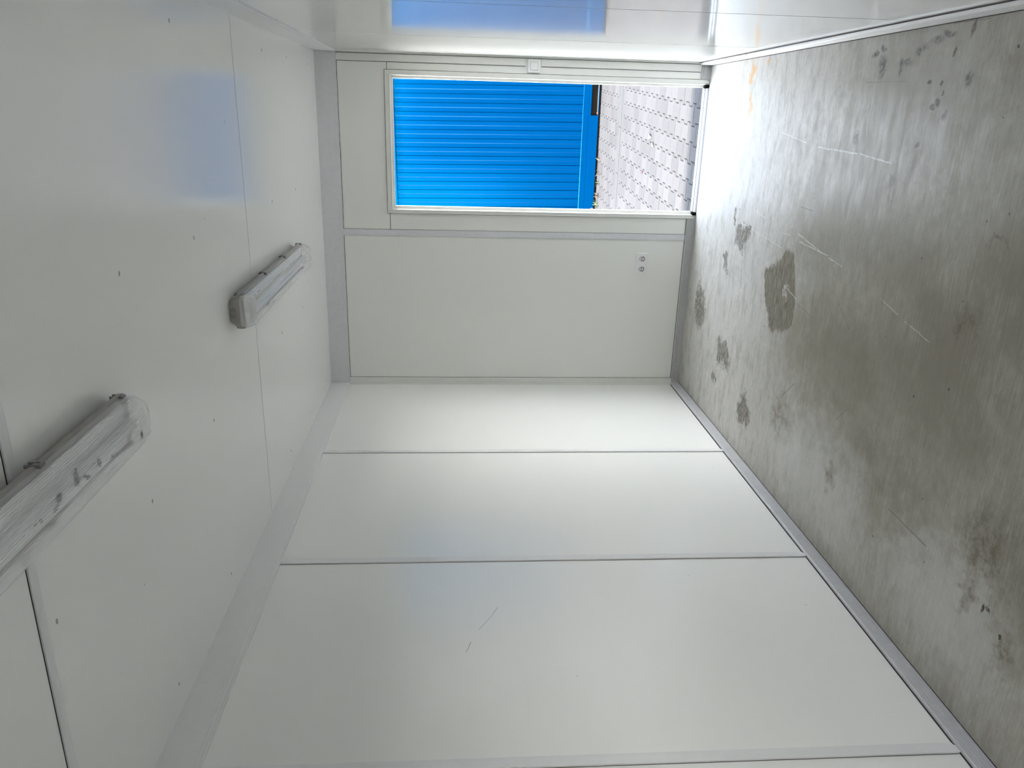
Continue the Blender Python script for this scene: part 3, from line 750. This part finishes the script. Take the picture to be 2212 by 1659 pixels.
o = link('sticker', st, None, bc); o.location = (-.775, 0, -.135)
cp = box('cable_cap', (.415, .435, .006, .03, RB + .006, RB + .020), M['orange'], bc, .003)

# ------------------------------------------------------------------ weeds and litter
def weed(loc, n, h, mat, label, seed):
    rr = random.Random(seed); bm = bmesh.new()
    for i in range(n):
        a = rr.uniform(0, 2 * math.pi); L = h * rr.uniform(.55, 1.1); wd = rr.uniform(.006, .011); lean = rr.uniform(.3, 1.0); prev = None
        bx, by = rr.uniform(-.02, .02), rr.uniform(-.012, .012); px, py = -math.sin(a), math.cos(a)
        for s in range(5):
            t = s / 4; r_ = L * lean * t * (0.6 + .4 * t); z = L * (t - .35 * lean * t * t); ww = wd * (1 - abs(2 * t - .9) ** 2 * .8) * .5 + .0006
            c = Vector((bx + math.cos(a) * r_, by + math.sin(a) * r_, z))
            e = (bm.verts.new(c + Vector((px * ww, py * ww, 0))), bm.verts.new(c + Vector((0, 0, .0016))), bm.verts.new(c - Vector((px * ww, py * ww, 0))))
            if prev:
                bm.faces.new((prev[0], prev[1], e[1], e[0])); bm.faces.new((prev[1], prev[2], e[2], e[1]))
            prev = e
    o = link('weed', from_bm(bm, 'weed'), mat, None); o.location = loc
    return tag(o, label, 'weed', 'weeds along the blue container')
def gz(x): return -.18 + .020 * (x - .36)
weed((.231, 4.80, gz(.231)), 7, .055, M['weed_dry'], 'dry straw-coloured weed tuft farthest along the container toward the forklift slot', 1)
weed((.058, 4.82, gz(.058)), 7, .055, M['weed_dry'], 'small dry weed sprig just before the bright green weed', 2)
weed((-.059, 4.79, gz(-.059)), 9, .065, M['weed'], 'bright green weed alone in the gap under the blue rail', 3)
weed((-.225, 4.79, gz(-.225)), 13, .075, M['weed_dry'], 'largest dry brown weed clump under the blue rail', 4)
weed((-.345, 4.81, gz(-.345)), 10, .075, M['weed'], 'green and yellow weed next to the door jamb under the blue rail', 5)
def leaf(name, loc, L, W_, mat, label, rz, seed):
    rr = random.Random(seed); bm = bmesh.new(); prev = None; th = .0015
    top, bot = [], []
    for i in range(7):
        t = i / 6; ww = W_ * math.sin(math.pi * (.06 + .88 * t)) ** .8 * .5; zc = .006 + .012 * math.sin(math.pi * t) * rr.uniform(.7, 1.2)
        row = [(L * (t - .5), -ww, zc + .006), (L * (t - .5), 0, zc), (L * (t - .5), ww, zc + .005)]
        top.append([bm.verts.new(p) for p in row]); bot.append([bm.verts.new((p[0], p[1], p[2] - th)) for p in row])
    for i in range(6):
        for j in range(2):
            bm.faces.new((top[i][j], top[i + 1][j], top[i + 1][j + 1], top[i][j + 1])); bm.faces.new((bot[i][j], bot[i][j + 1], bot[i + 1][j + 1], bot[i + 1][j]))
        bm.faces.new((top[i][0], bot[i][0], bot[i + 1][0], top[i + 1][0])); bm.faces.new((top[i][2], top[i + 1][2], bot[i + 1][2], bot[i][2]))
    for e in (0, 6): 
        for j in range(2): bm.faces.new((top[e][j], top[e][j + 1], bot[e][j + 1], bot[e][j]))
    o = link(name, from_bm(bm, name), mat, None); o.location = loc; o.rotation_euler = (0, 0, rz)
    return tag(o, label, 'leaf', 'dry leaves on the paving')
leaf('dry_leaf', (.587, 2.171, gz(.587)), .11, .04, M['leaf_yel'], 'large pale yellow leaf lying midway on the paving', 1.45, 1)
leaf('dry_leaf', (.522, 2.04, gz(.522)), .06, .03, M['leaf_yel'], 'small pale leaf on the paving just nearer than the large one', 1.0, 2)
leaf('dry_leaf', (.247, 2.406, gz(.247)), .05, .028, M['leaf_red'], 'small dark red leaf on the paving', 1.7, 3)
